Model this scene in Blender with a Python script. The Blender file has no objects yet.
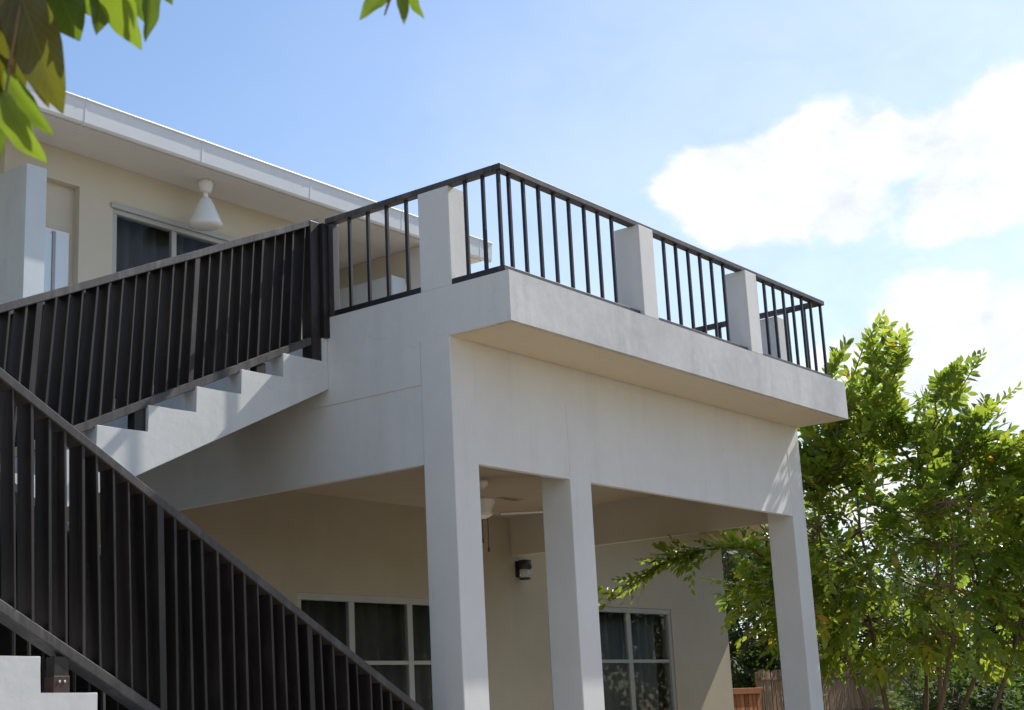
import bpy, bmesh, math, random
import numpy as np
from mathutils import Vector, Matrix

# ---------------------------------------------------------------- camera, sky, sun, exposure
H = 3.7                                   # height of the origin (balcony soffit, corner column) above the ground
S = bpy.context.scene
COL = S.collection
cam_d = bpy.data.cameras.new('camera'); cam = bpy.data.objects.new('camera', cam_d); COL.objects.link(cam)
RIGHT = Vector((0.603, -0.796, -0.049)); FWD = Vector((0.781, 0.578, 0.236)).normalized()
RIGHT = (RIGHT - FWD * RIGHT.dot(FWD)).normalized(); UP = RIGHT.cross(FWD)
CAM = Vector((-7.535, -6.092, -2.513 + H))
cam.matrix_world = Matrix((( RIGHT.x, UP.x, -FWD.x, CAM.x), (RIGHT.y, UP.y, -FWD.y, CAM.y), (RIGHT.z, UP.z, -FWD.z, CAM.z), (0, 0, 0, 1)))
cam_d.sensor_width = 36.0; cam_d.lens = 36.0 * 1485.0 / 1024.0
cam_d.clip_start = 0.05; cam_d.clip_end = 3000
cam_d.dof.use_dof = True; cam_d.dof.focus_distance = 11.0; cam_d.dof.aperture_fstop = 8.5
S.camera = cam
S.render.engine = 'CYCLES'
S.view_settings.view_transform = 'Standard'; S.view_settings.look = 'None'
S.view_settings.exposure = 0.35; S.view_settings.gamma = 1.0; S.view_settings.use_curve_mapping = False

SUN = Vector((1.0, -0.2227, 0.985)).normalized()
EL = math.asin(SUN.z); AZ = math.atan2(SUN.x, SUN.y)
sun_d = bpy.data.lights.new('sun', 'SUN'); sun_d.energy = 4.6; sun_d.angle = math.radians(0.5); sun_d.color = (1.0, 0.95, 0.87)
sun = bpy.data.objects.new('sun', sun_d); COL.objects.link(sun)
sun.location = (20, -8, 30); sun.rotation_euler = SUN.to_track_quat('Z', 'Y').to_euler()

W = bpy.data.worlds.new('World'); S.world = W; W.use_nodes = True
nt = W.node_tree; nt.nodes.clear()
def N(t, typ, **kw):
    n = t.nodes.new(typ)
    for k, v in kw.items():
        if k in n.inputs: n.inputs[k].default_value = v
        else: setattr(n, k, v)
    return n
def mathn(t, op, a, b=None, clamp=False):
    n = t.nodes.new('ShaderNodeMath'); n.operation = op; n.use_clamp = clamp
    for i, v in enumerate((a, b)):
        if v is None: continue
        if isinstance(v, (int, float)): n.inputs[i].default_value = v
        else: t.links.new(v, n.inputs[i])
    return n.outputs[0]
def ramp(t, fac, stops, interp='LINEAR'):
    n = t.nodes.new('ShaderNodeValToRGB'); cr = n.color_ramp; cr.interpolation = interp
    while len(cr.elements) < len(stops): cr.elements.new(0.5)
    for e, (p, c) in zip(cr.elements, stops):
        e.position = p; e.color = tuple(c) + (1,) if len(c) == 3 else c
    t.links.new(fac, n.inputs[0]); return n.outputs[0]
sky = N(nt, 'ShaderNodeTexSky', sky_type='NISHITA', sun_disc=False, sun_elevation=EL, sun_rotation=AZ, altitude=0.0, air_density=1.0, dust_density=0.8, ozone_density=3.0)
tc = N(nt, 'ShaderNodeTexCoord')
SKYDIR = tc.outputs['Generated']
# fair-weather cumulus: heaps of cloud (azimuth from +x, elevation, half-width, half-height, in degrees) all round the sky
def cdir(az, el):
    az, el = math.radians(az), math.radians(el)
    return Vector((math.cos(el) * math.cos(az), math.cos(el) * math.sin(az), math.sin(el)))
mp = N(nt, 'ShaderNodeMapping'); mp.inputs['Scale'].default_value = (1, 1, 1.5); nt.links.new(SKYDIR, mp.inputs[0])
n1 = N(nt, 'ShaderNodeTexNoise', Scale=13.0, Detail=8.0, Roughness=0.55, Distortion=0.3); nt.links.new(mp.outputs[0], n1.inputs['Vector'])
n2 = N(nt, 'ShaderNodeTexNoise', Scale=4.5, Detail=6.0, Roughness=0.6); nt.links.new(mp.outputs[0], n2.inputs['Vector'])
def lobe(az, el, w, h):
    d = cdir(az, el); side = Vector((0, 0, 1)).cross(d).normalized(); up = d.cross(side)
    acc = None
    for ax, hw in ((side, w), (up, h)):
        dp = N(nt, 'ShaderNodeVectorMath', operation='DOT_PRODUCT'); nt.links.new(SKYDIR, dp.inputs[0]); dp.inputs[1].default_value = ax
        q = mathn(nt, 'DIVIDE', dp.outputs['Value'], math.sin(math.radians(hw))); q = mathn(nt, 'MULTIPLY', q, q)
        acc = q if acc is None else mathn(nt, 'ADD', acc, q)
    dp = N(nt, 'ShaderNodeVectorMath', operation='DOT_PRODUCT'); nt.links.new(SKYDIR, dp.inputs[0]); dp.inputs[1].default_value = d
    v = mathn(nt, 'MAXIMUM', mathn(nt, 'SUBTRACT', 1.0, acc), -1.0)
    back = mathn(nt, 'LESS_THAN', dp.outputs['Value'], 0.0)
    return mathn(nt, 'SUBTRACT', v, mathn(nt, 'MULTIPLY', back, 4.0))
LOBES = [(26.6, 19.3, 3.7, 2.4), (23.0, 18.6, 4.5, 2.2), (21.8, 19.8, 5.2, 2.8), (18.0, 18.4, 5.0, 2.2), (16.5, 19.4, 6.6, 3.1), (9.5, 18.6, 6.5, 3.6),
         (20.0, 12.4, 4.8, 3.2), (17.5, 12.6, 4.0, 2.4), (15.5, 11.2, 5.8, 3.7), (23.8, 12.0, 2.7, 1.8), (9.0, 9.5, 6.0, 3.4), (22.0, 7.8, 5.5, 3.0),
         (75, 15, 8, 3), (110, 22, 9, 5), (150, 13, 11, 4), (195, 20, 8, 5), (235, 11, 12, 4), (275, 18, 9, 5), (310, 12, 12, 4), (340, 22, 8, 5)]
best = None
for L in LOBES:
    v = lobe(*L); best = v if best is None else mathn(nt, 'MAXIMUM', best, v)
dens = mathn(nt, 'ADD', best, mathn(nt, 'MULTIPLY', mathn(nt, 'SUBTRACT', n1.outputs['Fac'], 0.5), 2.7))
dens = mathn(nt, 'ADD', dens, mathn(nt, 'MULTIPLY', mathn(nt, 'SUBTRACT', n2.outputs['Fac'], 0.5), 1.6))
heap = ramp(nt, dens, [(0.0, (0, 0, 0)), (0.14, (.36, .36, .36)), (0.46, (1, 1, 1))], 'EASE')
wide = mathn(nt, 'MAXIMUM', lobe(17, 14, 30, 19), lobe(215, 14, 45, 18))
veil = ramp(nt, mathn(nt, 'ADD', mathn(nt, 'MULTIPLY', mathn(nt, 'MAXIMUM', wide, -.6), .5), mathn(nt, 'MULTIPLY', n2.outputs['Fac'], .45)), [(0.0, (.0, .0, .0)), (0.30, (.055, .055, .055)), (0.75, (.36, .36, .36))])
cover = mathn(nt, 'MAXIMUM', heap, veil)
n3 = N(nt, 'ShaderNodeTexNoise', Scale=22.0, Detail=7.0, Roughness=0.6, Distortion=0.4); nt.links.new(mp.outputs[0], n3.inputs['Vector'])
cl_shade = mathn(nt, 'ADD', mathn(nt, 'MULTIPLY', n3.outputs['Fac'], .9), mathn(nt, 'MULTIPLY', n2.outputs['Fac'], .5))
cloudcol = ramp(nt, cl_shade, [(.45, (.51, .545, .60)), (.72, (.66, .68, .70)), (.95, (.72, .72, .72))])
cloudk = N(nt, 'ShaderNodeVectorMath', operation='SCALE'); nt.links.new(cloudcol, cloudk.inputs[0]); cloudk.inputs['Scale'].default_value = 8.3
mixc = N(nt, 'ShaderNodeMix', data_type='RGBA')
nt.links.new(cover, mixc.inputs['Factor']); nt.links.new(sky.outputs[0], mixc.inputs['A']); nt.links.new(cloudk.outputs[0], mixc.inputs['B'])
bg = N(nt, 'ShaderNodeBackground', Strength=0.15); nt.links.new(mixc.outputs['Result'], bg.inputs[0])
wo = N(nt, 'ShaderNodeOutputWorld'); nt.links.new(bg.outputs[0], wo.inputs[0])

# ---------------------------------------------------------------- materials
def mat(name): 
    m = bpy.data.materials.new(name); m.use_nodes = True; t = m.node_tree; t.nodes.clear()
    o = N(t, 'ShaderNodeOutputMaterial'); b = N(t, 'ShaderNodeBsdfPrincipled'); t.links.new(b.outputs[0], o.inputs[0])
    return m, t, b, o
def mixrgb(t, fac, a, b, blend='MIX'):
    n = N(t, 'ShaderNodeMix', data_type='RGBA', blend_type=blend)
    for k, v in (('Factor', fac), ('A', a), ('B', b)):
        if isinstance(v, (int, float)): n.inputs[k].default_value = v
        elif isinstance(v, tuple): n.inputs[k].default_value = v + (1,) if len(v) == 3 else v
        else: t.links.new(v, n.inputs[k])
    return n.outputs['Result']
def noise(t, vec, scale, detail=4, rough=.55, sc=(1, 1, 1)):
    m = N(t, 'ShaderNodeMapping'); m.inputs['Scale'].default_value = sc; t.links.new(vec, m.inputs[0])
    n = N(t, 'ShaderNodeTexNoise', Scale=scale, Detail=detail, Roughness=rough); t.links.new(m.outputs[0], n.inputs['Vector']); return n.outputs['Fac']
def bump(t, b, h, strength=.3, dist=.004):
    n = N(t, 'ShaderNodeBump', Strength=strength, Distance=dist); t.links.new(h, n.inputs['Height']); t.links.new(n.outputs[0], b.inputs['Normal'])
def masonry(name, c0, c1, streak=.35, rough=.78, bstr=.25):
    m, t, b, o = mat(name); g = N(t, 'ShaderNodeNewGeometry').outputs['Position']
    big = noise(t, g, 1.3, 5, .6); fine = noise(t, g, 9, 5, .6); drip = noise(t, g, 5.0, 5, .65, (1, 1, .09)); grit = noise(t, g, 160, 3, .5); wav = noise(t, g, 14, 2, .5)
    c = mixrgb(t, ramp(t, big, [(.35, (0, 0, 0)), (.68, (1, 1, 1))]), c0, c1)
    dirt = ramp(t, drip, [(.52, (0, 0, 0)), (.74, (1, 1, 1))])
    c = mixrgb(t, mathn(t, 'MULTIPLY', dirt, streak), c, tuple(x * .72 for x in c0[:3]))
    c = mixrgb(t, mathn(t, 'MULTIPLY', ramp(t, fine, [(.5, (0, 0, 0)), (.72, (1, 1, 1))]), streak * .7), c, tuple(min(1, x * 1.12) for x in c1[:3]))
    wp = N(t, 'ShaderNodeVectorMath', operation='ADD'); t.links.new(g, wp.inputs[0]); nz = N(t, 'ShaderNodeTexNoise', Scale=3.0, Detail=5.0, Roughness=.6); t.links.new(g, nz.inputs['Vector'])
    sc = N(t, 'ShaderNodeVectorMath', operation='SCALE'); t.links.new(nz.outputs['Color'], sc.inputs[0]); sc.inputs['Scale'].default_value = .5; t.links.new(sc.outputs[0], wp.inputs[1])
    vo = N(t, 'ShaderNodeTexVoronoi', feature='DISTANCE_TO_EDGE', Scale=.8); t.links.new(wp.outputs[0], vo.inputs['Vector'])
    crack = mathn(t, 'MULTIPLY', mathn(t, 'LESS_THAN', vo.outputs['Distance'], .0022), ramp(t, noise(t, g, .9, 3, .5), [(.52, (0, 0, 0)), (.6, (1, 1, 1))]))
    c = mixrgb(t, mathn(t, 'MULTIPLY', crack, .2), c, tuple(x * .45 for x in c0[:3]))
    t.links.new(c, b.inputs['Base Color']); b.inputs['Roughness'].default_value = rough; b.inputs['Specular IOR Level'].default_value = .3
    bump(t, b, mathn(t, 'ADD', mathn(t, 'MULTIPLY', grit, .35), wav), bstr, .004)
    return m
def plain(name, c, rough=.5, spec=.5, var=.08, sc=6, metal=0):
    m, t, b, o = mat(name); g = N(t, 'ShaderNodeNewGeometry').outputs['Position']
    n = noise(t, g, sc, 5, .6)
    col = mixrgb(t, ramp(t, n, [(.3, (0, 0, 0)), (.7, (1, 1, 1))]), tuple(x * (1 - var) for x in c), tuple(min(1, x * (1 + var)) for x in c))
    t.links.new(col, b.inputs['Base Color']); b.inputs['Roughness'].default_value = rough; b.inputs['Specular IOR Level'].default_value = spec; b.inputs['Metallic'].default_value = metal
    return m
M = {}
M['white'] = masonry('painted_concrete', (.66, .65, .63), (.715, .705, .68), .26)
M['fin'] = masonry('privacy_wall_paint', (.52, .56, .58), (.58, .62, .635), .2)
M['parapet'] = masonry('weathered_painted_concrete', (.47, .47, .465), (.60, .595, .585), .5, bstr=.4)
M['stair'] = masonry('stair_concrete', (.56, .57, .565), (.64, .645, .635), .4, bstr=.4)
M['tile'] = masonry('terrace_tile', (.20, .185, .165), (.25, .23, .205), .2)
M['cream'] = masonry('cream_wall_paint', (.53, .475, .375), (.57, .51, .405), .12)
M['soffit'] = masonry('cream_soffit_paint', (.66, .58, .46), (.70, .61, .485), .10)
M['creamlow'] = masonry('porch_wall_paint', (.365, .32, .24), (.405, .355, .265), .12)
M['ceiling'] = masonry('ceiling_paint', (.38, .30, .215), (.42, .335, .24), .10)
M['eave'] = masonry('eave_paint', (.60, .58, .54), (.64, .615, .57), .1)
M['gutter'] = plain('gutter_metal_white', (.63, .64, .645), .38, .5, .05, 3)
M['frame'] = plain('window_frame_white', (.37, .365, .34), .4, .5, .04)
M['alu'] = plain('window_frame_grey', (.30, .30, .29), .4, .5, .05)
M['fanwhite'] = plain('fan_white', (.84, .82, .80), .35, .5, .03)
M['black'] = plain('black_metal', (.018, .017, .017), .45, .5, .2)
M['doorwhite'] = plain('door_white', (.70, .72, .73), .4, .5, .04)
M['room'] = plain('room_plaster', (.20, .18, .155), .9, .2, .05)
M['roof'] = plain('roof_sheet', (.55, .56, .56), .5, .4, .08)
M['brownbase'] = plain('brown_post_shoe', (.045, .022, .017), .5, .4, .25, 30)
M['screw'] = plain('screw_steel', (.55, .53, .5), .35, .5, .1, 30, .8)
def timber(name, c0, c1, worn, rough=.48, wornamt=.35):
    m, t, b, o = mat(name); tc = N(t, 'ShaderNodeTexCoord').outputs['Object']; oi = N(t, 'ShaderNodeObjectInfo').outputs['Random']
    off = N(t, 'ShaderNodeVectorMath', operation='ADD'); t.links.new(tc, off.inputs[0])
    cmb = N(t, 'ShaderNodeCombineXYZ'); t.links.new(mathn(t, 'MULTIPLY', oi, 37.0), cmb.inputs[0]); t.links.new(mathn(t, 'MULTIPLY', oi, 61.0), cmb.inputs[2]); t.links.new(cmb.outputs[0], off.inputs[1])
    v = off.outputs[0]
    grain = noise(t, v, 34, 6, .65, (1, 1, .05)); blot = noise(t, v, 7, 5, .6, (1, 1, .35)); scr = noise(t, v, 55, 4, .7)
    c = mixrgb(t, ramp(t, grain, [(.3, (0, 0, 0)), (.7, (1, 1, 1))]), c0, c1)
    c = mixrgb(t, mathn(t, 'MULTIPLY', ramp(t, blot, [(.5, (0, 0, 0)), (.72, (1, 1, 1))]), wornamt), c, worn)
    c = mixrgb(t, mathn(t, 'MULTIPLY', ramp(t, scr, [(.60, (0, 0, 0)), (.68, (1, 1, 1))]), .8), c, tuple(x * .3 for x in c0))
    hs = N(t, 'ShaderNodeHueSaturation'); t.links.new(c, hs.inputs['Color']); t.links.new(mathn(t, 'ADD', mathn(t, 'MULTIPLY', oi, .7), .65), hs.inputs['Value'])
    t.links.new(hs.outputs[0], b.inputs['Base Color']); b.inputs['Roughness'].default_value = rough; b.inputs['Specular IOR Level'].default_value = .35
    bump(t, b, grain, .35, .003)
    return m
M['plank'] = timber('dark_stained_plank', (.015, .0115, .011), (.030, .023, .021), (.085, .070, .064))
M['rail'] = timber('dark_stained_rail', (.042, .038, .037), (.088, .080, .078), (.19, .178, .17), .5, .6)
M['bar'] = timber('near_black_bar', (.012, .011, .013), (.022, .020, .021), (.06, .052, .05), .42, .25)
M['gate'] = timber('orange_timber', (.30, .11, .045), (.42, .17, .07), (.25, .10, .05), .6)
M['bark'] = timber('bark', (.13, .080, .048), (.23, .155, .10), (.30, .23, .17), .85)
m, t, b, o = mat('window_glass'); b.inputs['Base Color'].default_value = (.88, .92, .9, 1); b.inputs['Transmission Weight'].default_value = 1; b.inputs['Roughness'].default_value = .01; b.inputs['IOR'].default_value = 1.15; M['glass'] = m
m, t, b, o = mat('frosted_glass'); b.inputs['Base Color'].default_value = (.62, .70, .74, 1); b.inputs['Roughness'].default_value = .25; M['frost'] = m
m, t, b, o = mat('lamp_opal'); b.inputs['Base Color'].default_value = (.82, .82, .80, 1); b.inputs['Roughness'].default_value = .25; b.inputs['Transmission Weight'].default_value = .15; M['opal'] = m
m, t, b, o = mat('sconce_glass'); b.inputs['Base Color'].default_value = (.75, .76, .74, 1); b.inputs['Roughness'].default_value = .12; b.inputs['Transmission Weight'].default_value = .6; M['sconceglass'] = m
M['curtain'] = plain('curtain_cloth', (.10, .092, .088), .9, .1, .12, 3)
M['netcurtain'] = plain('pale_curtain_cloth', (.15, .16, .17), .9, .1, .1, 3)
m, t, b, o = mat('sandy_ground'); g = N(t, 'ShaderNodeNewGeometry').outputs['Position']
c = mixrgb(t, ramp(t, noise(t, g, .35, 6, .6), [(.42, (0, 0, 0)), (.62, (1, 1, 1))]), (.28, .215, .14), (.20, .165, .095))
c = mixrgb(t, ramp(t, noise(t, g, 30, 4, .6), [(.4, (0, 0, 0)), (.7, (1, 1, 1))]), c, (.34, .27, .18))
t.links.new(c, b.inputs['Base Color']); b.inputs['Roughness'].default_value = .95; bump(t, b, noise(t, g, 40, 5, .6), .5, .02); M['sand'] = m
m, t, b, o = mat('reed_screen'); tcn = N(t, 'ShaderNodeTexCoord').outputs['Object']
c = mixrgb(t, ramp(t, noise(t, tcn, 30, 4, .6, (1, 1, .05)), [(.3, (0, 0, 0)), (.7, (1, 1, 1))]), (.21, .135, .08), (.52, .38, .25))
t.links.new(c, b.inputs['Base Color']); b.inputs['Roughness'].default_value = .9; M['reed'] = m
def leafmat(name, stops, trans=.45, rough=.38):
    m, t, b, o = mat(name)
    at = N(t, 'ShaderNodeAttribute', attribute_name='tone'); oi = N(t, 'ShaderNodeObjectInfo').outputs['Random']
    c = ramp(t, at.outputs['Fac'], stops)
    t.links.new(c, b.inputs['Base Color']); b.inputs['Roughness'].default_value = rough; b.inputs['Specular IOR Level'].default_value = .5
    tr = N(t, 'ShaderNodeBsdfTranslucent'); tcol = mixrgb(t, .55, c, (.55, .75, .06), 'MIX')
    hs = N(t, 'ShaderNodeHueSaturation', Value=2.1); t.links.new(c, hs.inputs['Color']); t.links.new(mixrgb(t, .35, hs.outputs[0], (.25, .34, .02)), tr.inputs[0])
    ms = N(t, 'ShaderNodeMixShader'); ms.inputs[0].default_value = trans
    t.links.new(b.outputs[0], ms.inputs[1]); t.links.new(tr.outputs[0], ms.inputs[2]); t.links.new(ms.outputs[0], o.inputs[0])
    return m
M['leaf'] = leafmat('garden_leaf', [(0, (.075, .12, .016)), (.35, (.14, .195, .024)), (.72, (.245, .285, .03)), (.90, (.38, .33, .034)), (1, (.50, .28, .04))], .58, .30)
def nearleaf():
    m = leafmat('overhead_leaf', [(0, (.03, .055, .008)), (.4, (.055, .10, .012)), (.7, (.13, .19, .014)), (.86, (.065, .052, .006)), (.92, (.060, .040, .006)), (1, (.30, .19, .015))], .42, .30)
    t = m.node_tree; b = [n for n in t.nodes if n.type == 'BSDF_PRINCIPLED'][0]; tcn = N(t, 'ShaderNodeTexCoord').outputs['Object']
    sx = N(t, 'ShaderNodeSeparateXYZ'); t.links.new(tcn, sx.inputs[0])
    v = mathn(t, 'SUBTRACT', mathn(t, 'MULTIPLY', sx.outputs[0], 10.0), mathn(t, 'MULTIPLY', mathn(t, 'ABSOLUTE', sx.outputs[1]), 7.0))
    saw = mathn(t, 'ABSOLUTE', mathn(t, 'SUBTRACT', mathn(t, 'FRACT', v), .5)); vein = mathn(t, 'LESS_THAN', saw, .05)
    mid = mathn(t, 'LESS_THAN', mathn(t, 'ABSOLUTE', sx.outputs[1]), .018)
    src = b.inputs['Base Color'].links[0].from_socket
    blot = ramp(t, noise(t, tcn, 3.5, 5, .65), [(.45, (0, 0, 0)), (.65, (1, 1, 1))])
    c = mixrgb(t, mathn(t, 'MULTIPLY', mathn(t, 'MAXIMUM', vein, mid), .35), src, (.26, .27, .05)); c = mixrgb(t, mathn(t, 'MULTIPLY', blot, .35), c, (.09, .07, .012))
    t.links.new(c, b.inputs['Base Color']); bump(t, b, mathn(t, 'ADD', vein, mid), .3, .01)
    return m
M['nearleaf'] = nearleaf()
M['leafdark'] = leafmat('hedge_leaf', [(0, (.022, .05, .014)), (.6, (.045, .09, .022)), (1, (.09, .14, .035))], .35, .7)

# ---------------------------------------------------------------- building blocks
ORG = {}                                    # origin of each object in layout coordinates (z = 0 at the balcony soffit)
def thing(name, label, cat, loc, group=None):
    o = bpy.data.objects.new(name, None); COL.objects.link(o); o.empty_display_size = .1
    o.location = (loc[0], loc[1], loc[2] + H); ORG[o] = Vector(loc)
    o['label'] = label; o['category'] = cat
    if group: o['group'] = group
    return o
def link(name, me, m, parent=None, org=(0, 0, 0)):
    """me holds vertices relative to org (layout coordinates)"""
    o = bpy.data.objects.new(name, me); COL.objects.link(o); ORG[o] = Vector(org)
    if m is not None and len(me.materials) == 0: me.materials.append(M[m])
    if parent is not None:
        o.parent = parent; o.location = Vector(org) - ORG[parent]
    else: o.location = (org[0], org[1], org[2] + H)
    return o
def to_mesh(name, bm, org, smooth=False):
    bmesh.ops.translate(bm, verts=bm.verts, vec=-Vector(org))
    bmesh.ops.recalc_face_normals(bm, faces=bm.faces)
    me = bpy.data.meshes.new(name); bm.to_mesh(me); bm.free()
    if smooth:
        for p in me.polygons: p.use_smooth = True
    return me
def bx(bm, x0, x1, y0, y1, z0, z1, bev=.0, rot=None):
    r = bmesh.ops.create_cube(bm, size=1.0); vs = r['verts']
    for v in vs: v.co = Vector(((x0 + x1) / 2 + v.co.x * (x1 - x0), (y0 + y1) / 2 + v.co.y * (y1 - y0), (z0 + z1) / 2 + v.co.z * (z1 - z0)))
    if bev > 0:
        es = list({e for v in vs for e in v.link_edges}); bmesh.ops.bevel(bm, geom=es, offset=bev, segments=2, affect='EDGES', profile=.5)
    return vs
def box(name, b, m, parent=None, bev=.006):
    bm = bmesh.new(); bx(bm, *b, bev=bev); org = ORG[parent] if parent else ((b[0] + b[1]) / 2, (b[2] + b[3]) / 2, b[4])
    return link(name, to_mesh(name, bm, org), m, parent, org)
def boxes(name, bs, m, parent, bev=.0):
    bm = bmesh.new()
    for b in bs: bx(bm, *b, bev=bev)
    return link(name, to_mesh(name, bm, ORG[parent]), m, parent, ORG[parent])
def prism(bm, poly, a0, a1, axis):
    def P(u, v, a): return {'x': (a, u, v), 'y': (u, a, v), 'z': (u, v, a)}[axis]
    n = len(poly); v0 = [bm.verts.new(P(u, v, a0)) for u, v in poly]; v1 = [bm.verts.new(P(u, v, a1)) for u, v in poly]
    bm.faces.new(v0); bm.faces.new(list(reversed(v1)))
    for i in range(n): bm.faces.new((v0[i], v1[i], v1[(i + 1) % n], v0[(i + 1) % n]))
def prism_obj(name, poly, a0, a1, axis, m, parent, bev=0):
    bm = bmesh.new(); prism(bm, poly, a0, a1, axis)
    if bev: bmesh.ops.bevel(bm, geom=list(bm.edges), offset=bev, segments=2, affect='EDGES', profile=.5)
    return link(name, to_mesh(name, bm, ORG[parent]), m, parent, ORG[parent])
def lathe(bm, cx, cy, prof, seg=24, cap=True):
    rings = [[bm.verts.new((cx + r * math.cos(2 * math.pi * k / seg), cy + r * math.sin(2 * math.pi * k / seg), z)) for k in range(seg)] for r, z in prof]
    for a, b in zip(rings, rings[1:]):
        for k in range(seg): bm.faces.new((a[k], a[(k + 1) % seg], b[(k + 1) % seg], b[k]))
    if cap: bm.faces.new(rings[0]); bm.faces.new(rings[-1])
def lathe_obj(name, cx, cy, prof, m, parent, seg=24, cap=True):
    bm = bmesh.new(); lathe(bm, cx, cy, prof, seg, cap); return link(name, to_mesh(name, bm, ORG[parent], True), m, parent, ORG[parent])
def struct(o, kind='structure'): o['kind'] = kind; return o
rnd = random.Random(7)
G = -H

# ---------------------------------------------------------------- ground
me = bpy.data.meshes.new('ground'); R = 1200
me.from_pydata([(-R, -R, 0), (R, -R, 0), (R, R, 0), (-R, R, 0)], [], [(0, 1, 2, 3)])
struct(link('ground', me, 'sand', None, (0, 0, G)))

# ---------------------------------------------------------------- house
house = thing('house', 'two storey house with cream walls, white columns and an overhanging roof terrace', 'house', (2.5, 1.7, G))
XR = 5.163
box('porch_floor', (-.12, 5.35, -.2, 3.38, G, G + .12), 'stair', house, .01)
def column(x0, x1, y0, y1, z0, z1):
    bm = bmesh.new(); bx(bm, x0, x1, y0, y1, z0, z1)
    es = [e for e in bm.edges if abs(e.verts[0].co.z - e.verts[1].co.z) > .1]; bmesh.ops.bevel(bm, geom=es, offset=.007, segments=2, affect='EDGES', profile=.5)
    return link('column', to_mesh('column', bm, ORG[house]), 'white', house, ORG[house])
for x0, x1 in ((0, .263), (1.335, 1.605), (4.905, XR)): column(x0, x1, 0, .265, G + .12, 0 if x0 != 1.335 else -.30)
# ring beam (flush with the columns) and the thin infill below it
box('ring_beam', (.263, 4.905, .004, .265, -.30, 0), 'white', house, 0)
box('ring_beam', (0, .263, .265, 3.40, -.30, 0), 'white', house, 0)
box('ring_beam', (4.905, XR, .265, 3.40, -.30, 0), 'white', house, 0)
for x0, x1 in ((.263, 1.335), (1.605, 4.905)):
    box('infill_panel', (x0, x1, .004, .055, -.853, -.30), 'white', house, 0)
box('infill_panel', (.008, .06, .265, 3.40, -.848, -.30), 'white', house, 0)
box('infill_panel', (5.10, XR - .008, .265, 3.40, -.868, -.30), 'cream', house, .004)
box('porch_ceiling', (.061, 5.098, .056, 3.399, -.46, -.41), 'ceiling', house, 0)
# terrace slab, upstand and posts
box('terrace_floor', (.12, 5.04, -.40, 5.0, .002, .19), 'tile', house, 0)
box('parapet', (0, XR, -.523, -.40, 0, .345), 'parapet', house, 0)
pp = [o for o in bpy.data.objects if o.name.startswith('parapet')][-1]
pp.data.materials.append(M['white'])
for f in pp.data.polygons:
    if f.normal.x < -.5: f.material_index = 1
box('parapet', (0, .12, -.40, 1.127, 0, .345), 'white', house, 0)
box('terrace_edge', (0, .12, 1.127, 3.40, 0, .188), 'white', house, 0)
box('parapet', (5.04, XR, -.40, 3.40, 0, .345), 'parapet', house, .004)
box('soffit_panel', (.03, XR - .03, -.485, -.004, -.006, .001), 'soffit', house, 0)
for b in ((.0, .21, -.035, .238, .345, 1.065), (1.68, 1.885, -.523, -.30, .345, 1.062), (3.355, 3.557, -.523, -.30, .345, 1.058), (4.935, XR, -.01, .24, .345, 1.05)):
    box('railing_post', b, 'white', house, .006)

def wall(name, x0, x1, y0, y1, z0, z1, holes, m):
    """a wall along x pierced by rectangular openings (hx0, hx1, hz0, hz1), built as one mesh"""
    bm = bmesh.new(); cur = x0
    for hx0, hx1, hz0, hz1 in sorted(holes):
        bx(bm, cur, hx0, y0, y1, z0, z1)
        if hz0 > z0: bx(bm, hx0, hx1, y0, y1, z0, hz0)
        bx(bm, hx0, hx1, y0, y1, hz1, z1); cur = hx1
    bx(bm, cur, x1, y0, y1, z0, z1)
    return link(name, to_mesh(name, bm, ORG[house]), m, house, ORG[house])
def window(x0, x1, y, z0, z1, mull, rails, m='frame', f=.055, vf=.062):
    w = boxes('window', [(x0, x1, y - .012, y + .07, z1 - f, z1), (x0, x1, y - .02, y + .07, z0, z0 + f), (x0, x0 + f, y - .008, y + .066, z0 + f, z1 - f), (x1 - f, x1, y - .008, y + .066, z0 + f, z1 - f)], m, house, .003)
    xs = [x0 + f - vf / 2] + list(mull) + [x1 - f + vf / 2]
    for c in mull: box('mullion', (c - vf / 2, c + vf / 2, y + .006, y + .05, z0 + f, z1 - f), m, w, .003)
    zs = [z0 + f - .018] + list(rails) + [z1 - f + .018]
    for a, b in zip(xs, xs[1:]):
        for r in rails: box('glazing_bar', (a + vf / 2, b - vf / 2, y + .010, y + .046, r - .018, r + .018), m, w, .003)
        for c, d in zip(zs, zs[1:]): box('pane', (a + vf / 2 - .004, b - vf / 2 + .004, y + .024, y + .030, c + .014, d - .014), 'glass', w, 0)
    return w
W1 = (1.92, 4.25, -2.80, -1.355); W2 = (5.70, 8.28, -2.80, -1.345)
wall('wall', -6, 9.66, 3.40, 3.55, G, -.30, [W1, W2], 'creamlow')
window(W1[0], W1[1], 3.42, W1[2], W1[3], (2.645, 3.463), (-1.968,), 'frame', .06, .075)
window(W2[0], W2[1], 3.42, W2[2], W2[3], (6.52, 7.355), (-1.96,), 'alu', .06, .085)
box('end_wall', (9.51, 9.66, 3.552, 8.0, G, -.36), 'creamlow', house, 0)
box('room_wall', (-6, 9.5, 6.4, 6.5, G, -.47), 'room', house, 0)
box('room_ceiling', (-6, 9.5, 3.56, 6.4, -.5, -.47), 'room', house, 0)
box('room_floor', (-6, 9.5, 3.56, 6.4, G + .005, G + .1), 'room', house, 0)
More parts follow.
